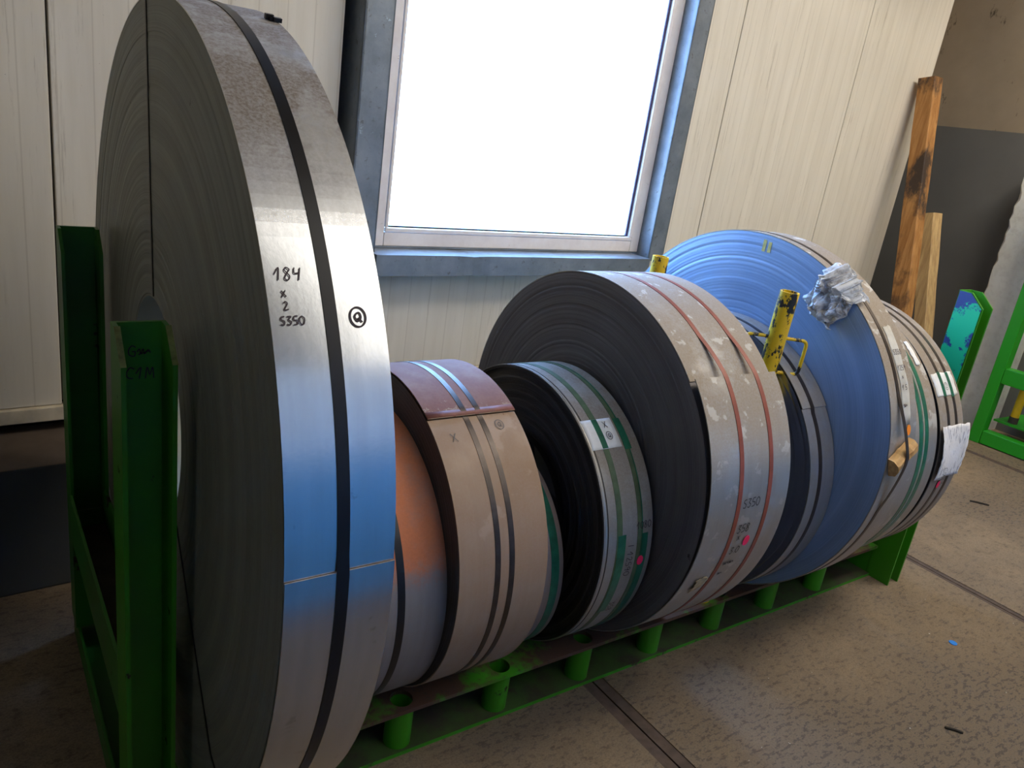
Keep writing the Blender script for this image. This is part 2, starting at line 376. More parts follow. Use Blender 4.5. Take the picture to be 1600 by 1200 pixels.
# sill channel, slightly dented
bm = bmesh.new(); n = 40
prof = [(YW+.08, 1.226), (YW-.155, 1.224), (YW-.155, 1.129), (YW-.005, 1.129), (YW-.005, 1.139), (YW-.143, 1.141), (YW-.143, 1.212), (YW+.08, 1.214)]
prev = None
for i in range(n+1):
    u = 1.690 + (3.480-1.690)*i/n; dent = .012*math.exp(-((u-2.22)/.05)**2) + .005*math.exp(-((u-2.9)/.12)**2)
    V = []
    for (w, z) in prof:
        ww = w + (dent if w < YW-.08 else 0); zz = z - (dent*.5 if z > 1.2 and w < YW-.08 else 0)
        V.append(bm.verts.new(Wp(u, ww, zz) - WIN0))
    if prev:
        for j in range(8): bm.faces.new((prev[j], prev[(j+1) % 8], V[(j+1) % 8], V[j]))
    else: bm.faces.new(V)
    prev = V
bm.faces.new(prev[::-1]); obj('steel_sill', bm, M_steel, win)
wpart('sill_packer', [(1.60, 3.62, YW+.002, YW+.084, 1.152, 1.211)], M_steel, .002)
wpart('sill_packer', [(1.709, 3.520, YW-.004, YW+.078, 1.2265, 1.2345)], M_steel, 0)
# painted frame (set back in the surround)
F0, F1 = YW-.005, YW+.05
wpart('frame_stile', [(1.71, 1.800, F0, F1, 1.235, 3.6)], M_frame); wpart('frame_stile', [(3.452, 3.52, F0, F1, 1.235, 3.6)], M_frame)
wpart('frame_rail', [(1.802, 3.450, F0, F1, 1.235, 1.298)], M_frame); wpart('frame_rail', [(1.802, 3.450, F0, F1, 3.53, 3.6)], M_frame)
wpart('glazing_bead', [(1.805, 3.448, F0-.004, F0+.02, 1.300, 1.318)], M_frame, .003)
wpart('glazing_bead', [(3.425, 3.449, F0-.004, F0+.02, 1.320, 3.52)], M_frame, .003); wpart('glazing_bead', [(1.803, 1.818, F0-.004, F0+.02, 1.320, 3.52)], M_frame, .003)
wpart('gasket', [(3.408, 3.424, F0+.012, F0+.03, 1.32, 3.52)], plain('dark_gasket', (.04, .03, .09), .6), .002)
wpart('gasket', [(1.82, 3.407, F0+.012, F0+.03, 1.319, 1.327)], M_black, .002)
def glassmat():
    k = N('frosted_glass'); k.t.nodes.remove(k.b)
    tr = k.n('ShaderNodeBsdfTransparent'); tl = k.n('ShaderNodeBsdfTranslucent'); gl = k.n('ShaderNodeBsdfGlossy'); gl.inputs['Roughness'].default_value = .15
    x, y, z = k.xyz(); w = k.noise(26, 3, .5, stretch=(.6, 1, 2.6)); low = k.noise(2.2, 3, .5, stretch=(.7, 1, 1.4))
    tint = k.mix(k.ramp(w, .35, .65), (.97, .98, .93), (.90, .91, .80))
    tint = k.mix(k.math('MULTIPLY', k.maprange(z, .75, .25), k.ramp(low, .3, .6)), (.97, .98, .97), tint)
    k.l(tint, tr.inputs[0]); tl.inputs[0].default_value = (.9, .92, .92, 1)
    m1 = k.n('ShaderNodeMixShader'); m1.inputs[0].default_value = .2; k.l(tr.outputs[0], m1.inputs[1]); k.l(tl.outputs[0], m1.inputs[2])
    m2 = k.n('ShaderNodeMixShader'); m2.inputs[0].default_value = .04; k.l(m1.outputs[0], m2.inputs[1]); k.l(gl.outputs[0], m2.inputs[2])
    k.l(m2.outputs[0], k.o.inputs[0]); return k.m
wpart('pane', [(1.80, 3.452, YW+.012, YW+.017, 1.30, 3.53)], glassmat(), 0)

# ------------------------------------------------------------------ coil rack
YC, G_, ZB = 1.8948, .1687, .1693
YF = 1.581
rack = tag(empty('coil_rack', (1.95, 1.9, 0)), 'long green steel coil rack carrying the row of coils', 'rack')
R0 = Vector(rack.location)
def rpart(name, fn, mat, parent=rack, origin=R0, smooth=None):
    bm = bmesh.new(); fn(bm)
    for v_ in bm.verts: v_.co -= origin
    o = obj(name, bm, mat, parent)
    if smooth: autosmooth(o, smooth)
    return o
PX = [1.008+.36*i for i in range(-1, 8)]; PX = [x for x in PX if x < 3.45]
FI = YC-G_; BI = YC+G_; BB = 2.40
HR = .035
def plate_with_holes(bm, x0, x1, y0, y1, z0, z1, holes, yh):
    """plate tiled in x so that each pipe socket has a round mouth"""
    xs = [x0]
    for h in holes: xs += [h-.06, h+.06]
    xs.append(x1)
    for i in range(0, len(xs), 2): box(bm, (xs[i], y0, z0), (xs[i+1], y1, z1))
    seg = 24
    for h in holes:
        a0, a1 = h-.06, h+.06
        def outer(t):
            c, s_ = math.cos(t), math.sin(t); k = []
            if abs(c) > 1e-9: k.append(((a1-h) if c > 0 else (a0-h))/c)
            if abs(s_) > 1e-9: k.append(((y1-yh) if s_ > 0 else (y0-yh))/s_)
            d = min(k); return (h+c*d, yh+s_*d)
        ts = sorted(set([2*PI*i/seg for i in range(seg)] + [math.atan2(yy-yh, xx-h) % (2*PI) for xx in (a0, a1) for yy in (y0, y1)]))
        I = [(h+HR*math.cos(t), yh+HR*math.sin(t)) for t in ts]; Oo = [outer(t) for t in ts]; n = len(ts)
        vi = [[bm.verts.new((p[0], p[1], z)) for p in I] for z in (z0, z1)]; vo = [[bm.verts.new((p[0], p[1], z)) for p in Oo] for z in (z0, z1)]
        for i in range(n):
            j = (i+1) % n
            bm.faces.new((vi[1][i], vi[1][j], vo[1][j], vo[1][i])); bm.faces.new((vi[0][j], vi[0][i], vo[0][i], vo[0][j]))
            bm.faces.new((vi[0][i], vi[0][j], vi[1][j], vi[1][i])); bm.faces.new((vo[0][j], vo[0][i], vo[1][i], vo[1][j]))
YH = 1.632
rpart('top_plate', lambda b: plate_with_holes(b, .36, 3.58, YF, FI, ZB-.014, ZB, PX, YH), M_plate)
rpart('bottom_plate', lambda b: box(b, (.36, YF, 0), (3.58, FI+.02, .014)), M_gdust)
rpart('top_plate', lambda b: plate_with_holes(b, .36, 3.58, BI, BB, ZB-.014, ZB, PX, 2.22), M_plate)
rpart('bottom_plate', lambda b: box(b, (.36, BI-.02, 0), (3.58, BB, .014)), M_gdust)
for x in PX:
    for y in (YH, 2.22):
        rpart('pipe_socket', lambda b: pipe(b, (x, y, .014), (x, y, ZB-.014), .042, HR), M_green, smooth=40)
rpart('front_stiffener', lambda b: box(b, (.36, FI-.012, .014), (3.58, FI, ZB-.014)), M_dirtsteel)
def channel_post(x0, x1, yb, yf, z0, z1, mat, name='post', t=.009):
    """vertical channel open to the front, web at the back, top front corners cut off"""
    def fn(b):
        box(b, (x0, yb-t, z0), (x1, yb, z1))
        for xa, xb in ((x0, x0+t), (x1-t, x1)):
            prism(b, [(yb-t, z0), (yf, z0), (yf, z1-.058), (yf+.062, z1), (yb-t, z1)], 'x', xa, xb)
    return rpart(name, fn, mat)
p_fl = channel_post(.233, .332, 1.59, 1.482, 0, 1.385, M_green)
p_bl = channel_post(.240, .345, 2.555, 2.448, .47, 1.39, M_green_dark)
def teal_mat():
    k = N('teal_over_blue_paint'); x, y, z = k.xyz(); f = k.noise(16, 8, .7); 
    ed = k.math('ADD', k.maprange(y, -.415, -.36), k.maprange(y, -.30, -.35)); 
    d = k.math('ADD', f, k.math('MULTIPLY', k.math('ABSOLUTE', k.math('ADD', y, .36)), -2.6))
    d = k.math('SUBTRACT', d, k.maprange(z, 1.33, 1.45, 0, .35))
    c = k.mix(k.ramp(d, .29, .33), (.03, .05, .17), (.012, .46, .19)); k.set('Base Color', c); k.set('Roughness', .45); return k.m
p_fr = channel_post(3.585, 3.683, 1.60, 1.484, 0, 1.447, M_green)
rpart('side_plate', lambda b: prism(b, [(1.597, .70), (1.488, .70), (1.488, 1.387), (1.548, 1.443), (1.597, 1.443)], 'x', 3.5815, 3.5845), teal_mat())
p_br = channel_post(3.585, 3.683, 2.555, 2.448, 0, 1.20, M_green_dark)
# chamfer edges worn bare on the near post
for xa, xb in ((.232, .243), (.322, .333)):
    rpart('bare_edge', lambda b: prism(b, [(1.4815, 1.327), (1.4835, 1.329), (1.5445, 1.3865), (1.543, 1.3885)], 'x', xa, xb), M_bare)
# end beams: trough shaped
def trough(x0, x1, y0, y1, z0, z1, t=.008):
    def fn(b):
        box(b, (x0, y0, z0), (x0+t, y1, z1)); box(b, (x1-t, y0, z0), (x1, y1, z1)); box(b, (x0+t, y0, z0+.02), (x1-t, y1, z0+.03))
    return fn
eb = rpart('end_beam', trough(.236, .340, 1.592, 2.447, .43, .58), M_green_dark)
rpart('beam_web_dirt', lambda b: box(b, (.246, 1.594, .461), (.330, 2.445, .466)), M_dirtsteel)
rpart('end_foot', trough(.245, .345, 1.592, 2.555, 0, .09), M_green_dark)
rpart('post_foot', lambda b: box(b, (.240, 2.449, .09), (.345, 2.555, .468)), M_green_dark)
rpart('end_beam', lambda b: box(b, (3.587, 1.602, 0), (3.681, 2.446, .22)), M_green)
rpart('end_gusset', lambda b: prism(b, [(1.60, .168), (1.60, .30), (1.72, .168)], 'x', 3.586, 3.60), M_green)
rpart('link_plate', lambda b: box(b, (.336, 1.592, .02), (.362, 1.70, .155)), M_green)

# ------------------------------------------------------------------ handwriting strokes
GL = {
 '0': [[(.3, 1), (.05, .75), (.02, .3), (.25, 0), (.5, .2), (.58, .7), (.3, 1)]],
 '1': [[(.0, .45), (.38, 1), (.25, 0)]],
 '2': [[(.05, .8), (.28, 1), (.5, .75), (.1, .05), (.6, .1)]],
 '3': [[(.05, .95), (.5, .95), (.2, .58), (.5, .35), (.3, 0), (0, .1)]],
 '4': [[(.15, 1), (.1, .55), (.5, .6)], [(.6, 1), (.38, 0)]],
 '5': [[(.55, 1), (.15, .95), (.1, .55), (.45, .5), (.45, .1), (.02, .02)]],
 '8': [[(.5, .85), (.25, 1), (.1, .78), (.45, .3), (.25, 0), (.05, .2), (.5, .85)]],
 '9': [[(.5, .75), (.3, 1), (.05, .7), (.3, .5), (.5, .75), (.35, 0)]],
 '.': [[(.1, 0), (.14, .04)]],
 'S': [[(.5, .95), (.15, .9), (.12, .6), (.45, .4), (.35, .02), (0, .08)]],
 'x': [[(.05, .75), (.55, .1)], [(.5, .8), (.05, .05)]],
 'X': [[(0, 1), (.7, 0)], [(.65, 1), (.05, 0)]],
 'C': [[(.6, .85), (.3, 1), (.03, .6), (.1, .15), (.5, .05)]],
 'M': [[(.0, 0), (.15, 1), (.35, .3), (.55, 1), (.65, 0)]],
 'G': [[(.6, .85), (.3, 1), (.03, .6), (.1, .15), (.5, .05), (.55, .45), (.3, .45)]],
 'Q': [[(.3, .85), (.02, .5), (.25, .1), (.55, .35), (.5, .75), (.3, .85)], [(.3, .4), (.65, 0)]],
 'E': [[(.5, 1), (.05, 1), (.05, 0), (.5, 0)], [(.05, .5), (.4, .5)]],
 '7': [[(.0, .95), (.55, 1), (.2, 0)]],
 '~': [[(0, .4), (.2, .7), (.3, .2), (.5, .7), (.6, .2), (.9, .6), (1.1, .3)], [(.1, .15), (1.0, .5)]],
 'l': [[(.3, 1), (.2, 0)]], ' ': [],
}
def strokes(text, h, adv=.72, slant=.0):
    out = []; cx = 0
    for ch in text:
        for pl in GL.get(ch, []): out.append([((cx+p[0]+slant*p[1])*h, p[1]*h) for p in pl])
        cx += 1.15 if ch == '~' else (.35 if ch in '. ' else adv)
    return out, cx*h
def circle_strokes(h, n=18, loops=1.1): return [[(h*.50*math.cos(2*PI*i/n)+h*.3, h*.6*math.sin(2*PI*i/n)+h*.45) for i in range(int(n*loops)+1)]]
def smooth_pl(pl, n=4):
    if len(pl) < 3: return pl
    P = [pl[0]] + list(pl) + [pl[-1]]; out = []
    for i in range(1, len(P)-2):
        a, b, c, d = P[i-1], P[i], P[i+1], P[i+2]
        for k in range(n):
            t = k/n
            out.append(tuple(.5*((2*b[j]) + (c[j]-a[j])*t + (2*a[j]-5*b[j]+4*c[j]-d[j])*t*t + (3*b[j]-a[j]-3*c[j]+d[j])*t**3) for j in (0, 1)))
    out.append(pl[-1]); return out
def ribbon(bm, pl, hw, mapf):
    pl = smooth_pl(pl)
    L = []
    for i, p in enumerate(pl):
        a = pl[max(i-1, 0)]; b = pl[min(i+1, len(pl)-1)]; dx, dy = b[0]-a[0], b[1]-a[1]; d = math.hypot(dx, dy) or 1
        nx, ny = -dy/d*hw, dx/d*hw
        L.append((bm.verts.new(mapf(p[0]+nx, p[1]+ny)), bm.verts.new(mapf(p[0]-nx, p[1]-ny))))
    for i in range(len(L)-1):
        try: bm.faces.new((L[i][0], L[i][1], L[i+1][1], L[i+1][0]))
        except ValueError: pass

# ------------------------------------------------------------------ coils
SEG = 180
class Coil:
    def __init__(s, key, x0, x1, R, rb, label, m_face, m_band, rings=60, jit=.0003, seam=None, lift=0, span=150, proud='below', steps=None, facemat2=None, seed=1, wrap_over=0.0):
        s.x0, s.x1, s.R, s.rb = x0, x1, R, rb; s.zc = ZB + math.sqrt(R*R-G_*G_); s.seam, s.lift, s.span, s.proud = seam, lift, span, proud
        s.base = Vector(((x0+x1)/2, YC, s.zc-R)); s.axis = Vector((0, 0, R))      # local position of the axis
        s.root = tag(empty('steel_coil', s.base), label, 'steel coil')
        s.h = (x1-x0)/2
        rg = random.Random(seed)
        # wound strip: bore, near face with slightly uneven windings, far face
        prof = [(s.h-.001, rb), (-s.h+.004, rb)]
        off = 0
        for i in range(rings+1):
            r = rb + (R-.004-rb)*i/rings
            if steps: off = steps(i/rings)
            else: off = rg.uniform(0, jit)*(1 if rg.random() < .75 else 2.5)
            prof.append((-s.h+off, r))
            if i < rings: prof.append((-s.h+off, r + (R-.004-rb)/rings*.8))
        prof += [(-s.h+.003, R-.0035), (s.h-.003, R-.0035), (s.h-.001, R-.005)]
        bm = bmesh.new(); first = None; prev = None; rr = []
        for k in range(SEG):
            t = 2*PI*k/SEG
            rr.append([bm.verts.new((x, -r*math.cos(t), r*math.sin(t))) for x, r in prof])
        n = len(prof)
        for k in range(SEG):
            A, B = rr[k], rr[(k+1) % SEG]
            for i in range(n):
                j = (i+1) % n; bm.faces.new((A[i], A[j], B[j], B[i]))
        o = obj('wound_strip', bm, m_face, s.root, loc=s.axis); autosmooth(o, 30)
        # outermost wrap with its free end
        bm = bmesh.new(); ths = []
        sd = seam if seam is not None else -120
        NS = 240
        rows = []
        for k in range(NS+1):
            f_ = k/NS; th = sd - 360*f_ if proud == 'below' else sd + 360*f_
            rr_ = s.rad(th, f_); t = math.radians(th); c, si = math.cos(t), math.sin(t); tk = .0028
            X0, X1 = -s.h - wrap_over*(1 if f_ < .5 else 0), s.h
            rows.append([bm.verts.new((X0, -rr_*c, rr_*si)), bm.verts.new((X1, -rr_*c, rr_*si)), bm.verts.new((X1, -(rr_-tk)*c, (rr_-tk)*si)), bm.verts.new((X0, -(rr_-tk)*c, (rr_-tk)*si))])
        for k in range(NS):
            for i in range(4): bm.faces.new((rows[k][i], rows[k][(i+1) % 4], rows[k+1][(i+1) % 4], rows[k+1][i]))
        bm.faces.new(rows[0]); bm.faces.new(rows[-1][::-1])
        s.wrap = autosmooth(obj('outer_wrap', bm, m_band, s.root, loc=s.axis), 30)
    def rad(s, th, f_=None):
        """radius of the outer wrap at angle th (0 faces the hall, 90 is up)"""
        if s.seam is None or s.lift == 0: return s.R
        if f_ is None: f_ = ((s.seam-th) % 360)/360 if s.proud == 'below' else ((th-s.seam) % 360)/360
        q = max(0, 1 - f_*360/s.span); return s.R + s.lift*q*q*(3-2*q)
    def pt(s, x, th, dr=0):
        r = s.rad(th)+dr; t = math.radians(th)
        return Vector((x-(s.x0+s.x1)/2, -r*math.cos(t), r*math.sin(t)))
    def strap(s, x, w, mat, name='strap', dr=.0012, t0=None, t1=None, wob=0, taut=0, drift=0):
        a, b = (t0, t1) if t0 is not None else (-180, 180)
        n = max(8, int(abs(b-a)/2)); bm = bmesh.new(); rows = []
        for k in range(n+1):
            th = a+(b-a)*k/n; xx = x + wob*math.sin(math.radians(th*2.3)) + drift*(th/90)
            r = dr
            if taut and s.seam is not None:   # strap bridges the step instead of dropping into it
                d = th - s.seam
                r = dr + max(0, s.lift*(1-abs(d)/taut)) if (d > 0) == (s.proud == 'below') and abs(d) < taut else dr
            rows.append([bm.verts.new(s.pt(xx-w/2, th, r)), bm.verts.new(s.pt(xx+w/2, th, r)), bm.verts.new(s.pt(xx+w/2, th, r-.0012)), bm.verts.new(s.pt(xx-w/2, th, r-.0012))])
        for k in range(n):
            for i in range(4): bm.faces.new((rows[k][i], rows[k][(i+1) % 4], rows[k+1][(i+1) % 4], rows[k+1][i]))
        if t0 is not None: bm.faces.new(rows[0]); bm.faces.new(rows[-1][::-1])
        return autosmooth(obj(name, bm, mat, s.root, loc=s.axis), 40)
    def write(s, lines, mat, hw=.0022, rot=0, dr=.0022):
        """lines: (text, x, theta, height); text runs along the axis, or round the coil when rot is set"""
        for text, x, th, h in lines:
            bm = bmesh.new()
            if text == '@': st = circle_strokes(h) + [[(p[0]*.72+h*.08, p[1]*.72+h*.12) for p in pl] for pl in GL_scaled('Q', h)]
            elif text == '(2': st = circle_strokes(h) + [[(p[0]*.7+h*.1, p[1]*.7+h*.15) for p in pl] for pl in GL_scaled('2', h)]
            else: st = strokes(text, h)[0]
            for pl in st:
                def mp(a, b, x=x, th=th):
                    if rot: a, b = b, -a
                    return s.pt(x+a, th + math.degrees(b/s.R), dr)
                ribbon(bm, pl, hw, mp)
            obj('handwriting', bm, mat, s.root, loc=s.axis)
    def patch(s, name, x0, x1, t0, t1, mat, dr=.002, nx=6, nt=10, wav=0, thick=.0008, jag=0, seed=1):
        rg = random.Random(seed); bm = bmesh.new()
        g = []
        for i in range(nt+1):
            row = []
            for j in range(nx+1):
                fx, ft = j/nx, i/nt
                xx = x0+(x1-x0)*fx + (rg.uniform(-jag, jag) if j in (0, nx) else 0); th = t0+(t1-t0)*ft + (math.degrees(rg.uniform(-jag, jag)/s.R) if i in (0, nt) else 0)
                row.append(s.pt(xx, th, dr + wav*(math.sin(fx*5+ft*3)*.5+.5)*abs(2*fx-1)))
            g.append(row)
        top = [[bm.verts.new(p) for p in r] for r in g]
        for i in range(nt):
            for j in range(nx): bm.faces.new((top[i][j], top[i][j+1], top[i+1][j+1], top[i+1][j]))
        o = obj(name, bm, mat, s.root, smooth=True, loc=s.axis)
        md = o.modifiers.new('solid', 'SOLIDIFY'); md.thickness = thick; md.offset = -1
        return o
    def dot(s, x, th, r, mat, name='dot_sticker', stretch=1.0):
        bm = bmesh.new(); c = bm.verts.new(s.pt(x, th, .0035)); ring = []
        for k in range(20):
            a = 2*PI*k/20; ring.append(bm.verts.new(s.pt(x+r*math.cos(a), th+math.degrees(r*stretch*math.sin(a)/s.R), .0035)))
        rim = []
        for k in range(20):
            a = 2*PI*k/20; rim.append(bm.verts.new(s.pt(x+r*math.cos(a), th+math.degrees(r*stretch*math.sin(a)/s.R), .0022)))
        for k in range(20): bm.faces.new((c, ring[k], ring[(k+1) % 20])); bm.faces.new((ring[k], rim[k], rim[(k+1) % 20], ring[(k+1) % 20]))
        return obj(name, bm, mat, s.root, loc=s.axis)
def GL_scaled(ch, h): return [[(p[0]*h, p[1]*h) for p in pl] for pl in GL[ch]]

# --- A: the large bright galvanised coil
A = Coil('A', .3707, .5547, .9236, .268, 'largest coil, bright galvanised strip marked 184 x 2 S350 with one black strap',
         face('edge_galvanised', (.20, .21, .18), (.29, .305, .265), .3, .5, 330, .25), band('band_galvanised', (.76, .77, .78), .95, .22, (.155, .120, .092), .20, .50, .97, .06, up=(.58, .80), dscale=6, patch=((.34, .31, .28), 22, .66, .4)), rings=90, jit=.0005, seam=4.4, lift=.004, span=60, seed=2)
A.strap(.4645, .021, M_black, dr=.0016)
A.write([('184', .385, 33.0, .020), ('x', .391, 31.3, .014), ('2', .392, 30.1, .013), ('S350', .385, 28.7, .0135)], M_ink, .0010)
A.write([('@', .501, 28.6, .026)], M_ink, .0014)
bm = bmesh.new()
for (dx, dt, h_) in ((0, 0, .006), (-.007, .4, .010), (.006, -.3, .008)):
    p = A.pt(.545+dx, 75.5+dt, .001); t_ = math.radians(75.5+dt); nn = Vector((0, -math.cos(t_), math.sin(t_))); tt = Vector((0, math.sin(t_), math.cos(t_)))
    box(bm, (-.008, -.005, 0), (.008, .005, h_), lambda q, p=p, nn=nn, tt=tt: p + Vector((q.x, 0, 0)) + tt*q.y + nn*q.z)
obj('strap_clip', bm, M_black, A.root, loc=A.axis)
# strap threaded through the eye of the coil
bm = bmesh.new()
def facestrap(bm, pts, w=.006):
    for i in range(len(pts)-1):
        (y0, z0), (y1, z1) = pts[i], pts[i+1]; d = Vector((0, y1-y0, z1-z0)).normalized(); nn = Vector((0, -d.z, d.y))*w
        P0, P1 = Vector((-A.h-.002, y0, z0)), Vector((-A.h-.002, y1, z1)); T = Vector((.0018, 0, 0))
        V = [bm.verts.new(q) for q in (P0-nn, P0+nn, P1+nn, P1-nn, P0-nn+T, P0+nn+T, P1+nn+T, P1-nn+T)]
        for f_ in ((0, 1, 2, 3), (7, 6, 5, 4), (0, 4, 5, 1), (1, 5, 6, 2), (2, 6, 7, 3), (3, 7, 4, 0)): bm.faces.new([V[i_] for i_ in f_])
facestrap(bm, [(.0735, .918), (.035, .51), (.005, .275)], .005)
obj('eye_strap', bm, M_black, A.root, loc=A.axis)
bm = bmesh.new(); facestrap(bm, [(-.215, -.17), (-.385, -.375), (-.56, -.58), (-.69, -.612)], .004); obj('eye_strap', bm, M_black, A.root, loc=A.axis)

# --- B: rusty small coil beside A
B = Coil('B', .745, 1.0025, .4427, .2, 'small coil with an orange rust patch and one black strap, beside the largest coil',
         face('edge_dark_b', (.03, .027, .027), (.08, .07, .07), .4, .5), band('band_rusty', (.30, .27, .26), .35, .5, (.20, .165, .15), .3, .7, .8, .4, rust=((.50, .155, .062), .10, .19)), seed=3)
B.strap(.868, .021, M_black)

# --- C: brown dusty coil with two straps
C = Coil('C', 1.0041, 1.2919, .4918, .2, 'brown dusty coil with two close dark straps and a red edged strip end',
         face('edge_dark_c', (.022, .018, .018), (.06, .05, .048), .3, .5), band('band_brown_dust', (.36, .26, .19), .12, .55, (.29, .178, .105), .25, .60, .9, .75, dscale=6, patch=((.42, .31, .24), 7, .60, .5), rust=((.20, .085, .062), .445, .45)), seam=62.2, lift=.007, span=55, proud='above', seed=4)
C.strap(1.124, .017, M_dkbrown); C.strap(1.170, .017, M_dkbrown)
C.patch('strip_end_edge', 1.0045, 1.2915, 62.4, 64.8, plain('red_primer_edge', (.20, .065, .045), .6, 0, .2, 40), dr=.0008, nx=4, nt=2)
C.write([('X', 1.052, 53.2, .026)], M_inkpale, .0010); C.write([('@', 1.212, 56.2, .026)], M_inkpale, .0010)

# --- D: small coil with a green strap
D = Coil('D', 1.296, 1.484, .3613, .17, 'smallest coil, green plastic strap, half hidden between the brown coil and the black faced coil',
         face('edge_dark_d', (.03, .027, .027), (.07, .06, .06), .4, .5), band('band_grey_brown', (.30, .26, .245), .5, .45, (.26, .15, .10), .3, .65, .8, .35), seed=5)
D.strap(1.452, .030, M_greenstrap)

# --- E: black faced coil with telescoped windings
def esteps(f_):
    q = math.sin(f_*2*PI*4.6)*.5+.5
    return .004 + .010*q + (.02*(1-f_)) + (-.008 if f_ > .97 else 0)
E_ = Coil('E', 1.5197, 1.7214, .4778, .25, 'coil with black telescoped windings, a white label and green straps',
          face('edge_black', (.034, .032, .034), (.080, .075, .076), .5, .42, 300, .3, .8), band('band_e', (.44, .43, .41), .65, .38, (.19, .15, .115), .24, .56, .92, .45, dscale=5), rings=72, steps=esteps, seed=6)
E_.strap(1.582, .022, M_olive); E_.strap(1.668, .020, M_olive); E_.strap(1.676, .004, M_greenstrap, dr=.0022)
E_.strap(1.582, .022, M_greenstrap, 'label_strap', .0026, 45.5, 57.5); E_.strap(1.672, .027, M_greenstrap, 'label_strap', .0026, 44, 57)
E_.strap(1.592, .032, M_greenstrap, 'label_strap', .0022, -22, 13)
E_.strap(1.690, .022, M_greenstrap, 'label_strap', .0022, -40, 12)
E_.patch('label', 1.528, 1.650, 45.3, 57.6, M_white, .0016)
E_.strap(1.5265, .004, plain('bright_strip_edge', (.5, .49, .47), .3, .8), 'strip_edge', .001); E_.strap(1.535, .003, M_black, 'strip_edge', .001)
E_.write([('X', 1.608, 53.5, .022), ('@', 1.608, 49.0, .022)], M_ink, .0010, dr=.0036)
E_.write([('1080', 1.652, 14.0, .022)], M_ink, .0011); E_.write([('l 12590', 1.618, 9.0, .024), ('358', 1.610, -17, .022)], M_ink, .0011, rot=1, dr=.0034)
E_.dot(1.679, 1.2, .0125, M_pink, stretch=1.3)

# --- F: large dark faced coil with two red brown straps
F_ = Coil('F', 1.7366, 2.1105, .6356, .2, 'wide coil with dark grey face, two red brown straps and a lifted strip end',
          face('edge_dark_f', (.095, .088, .095), (.165, .155, .162), .4, .46, 300, .2), band('band_f', (.47, .46, .44), .8, .36, (.285, .225, .165), .15, .45, .95, .25, up=(.15, .60), dscale=5, patch=((.55, .53, .50), 16, .60, .75), tint=(.46, .52, .58)), rings=80, jit=.0003, seam=42.5, lift=.022, span=80, proud='below', seed=7)
F_.strap(1.872, .0185, M_redstrap, taut=14, dr=.0016); F_.strap(2.012, .0185, M_redstrap, taut=14, dr=.0016)
F_.write([('S350', 1.893, 6.4, .028), ('358', 1.893, -1.2, .028), ('x', 1.905, -3.8, .022), ('3.0', 1.895, -8.2, .025), ('~~', 1.890, -12.6, .022), ('~', 1.89, -16.5, .02)], M_inkmid, .0016)
F_.dot(1.956, -4.6, .014, M_pink, stretch=1.35)
F_.patch('torn_label', 1.795, 1.845, -20.5, -15.5, plain('torn_kraft_label', (.42, .33, .20), .7, 0, .35, 40), .003, jag=.006, seed=4, wav=.004)

# --- G: narrow coil
Gc = Coil('G', 2.3851, 2.5275, .5637, .2, 'narrow dusty coil with one dark strap, standing against the blue faced coil',
          face('edge_glossy_g', (.26, .29, .36), (.34, .37, .45), .9, .24, 280, .10, .85), band('band_g', (.42, .41, .40), .7, .38, (.25, .20, .155), .3, .65, .8, .35), seam=37.8, lift=.005, span=50, proud='above', seed=8)
Gc.strap(2.443, .020, M_dkbrown)

# --- H: blue faced coil
Hc = Coil('H', 2.5299, 2.694, .7222, .22, 'large coil whose bare face shines blue, with a dark strap over a wood block',
          face('edge_bluelit_h', (.24, .37, .62), (.32, .47, .74), .62, .42, 240, .12, .80), band('band_h', (.52, .50, .47), .75, .38, (.25, .19, .13), .15, .45, .95, .25, up=(.2, .55), dscale=6, patch=((.58, .56, .52), 11, .60, .8)), rings=80, jit=.0003, seed=9)  # blue window light is mixed into the face's base colour
Hc.patch('label', 2.603, 2.652, 16, 44, M_white if False else plain('dusty_white_label', (.52, .50, .45), .6, 0, .15, 20), .0016, jag=.004, seed=2)
Hc.write([('S350', 2.606, 35.5, .018), ('1259', 2.606, 31.0, .018), ('x', 2.622, 28.6, .014), ('1.5', 2.612, 25.6, .018), ('~', 2.607, 20.6, .022)], M_ink, .0010, dr=.003)
Hc.dot(2.640, 14.5, .0125, M_orange, stretch=1.5)
# strap running over the wood block
bm = bmesh.new(); rows = []
for k in range(181):
    th = -180+2*k; lift = .0016 + .040*max(0, 1-abs(th-7.5)/17)**1.15; xx = 2.583
    rows.append([bm.verts.new(Hc.pt(xx-.009, th, lift)), bm.verts.new(Hc.pt(xx+.009, th, lift)), bm.verts.new(Hc.pt(xx+.009, th, lift-.0012)), bm.verts.new(Hc.pt(xx-.009, th, lift-.0012))])
for k in range(180):
    for i in range(4): bm.faces.new((rows[k][i], rows[k][(i+1) % 4], rows[k+1][(i+1) % 4], rows[k+1][i]))
autosmooth(obj('strap', bm, M_dkbrown, Hc.root, loc=Hc.axis), 40)
# yellow crayon marks on the face
bm = bmesh.new()
for yy, ln in ((-.020, .045), (-.045, .040)):
    box(bm, (-Hc.h-.0012, yy-.007, .655), (-Hc.h-.0002, yy+.007, .655+ln))
obj('crayon_mark', bm, plain('yellow_crayon', (.62, .55, .18), .7, 0, .3, 60), Hc.root, loc=Hc.axis)

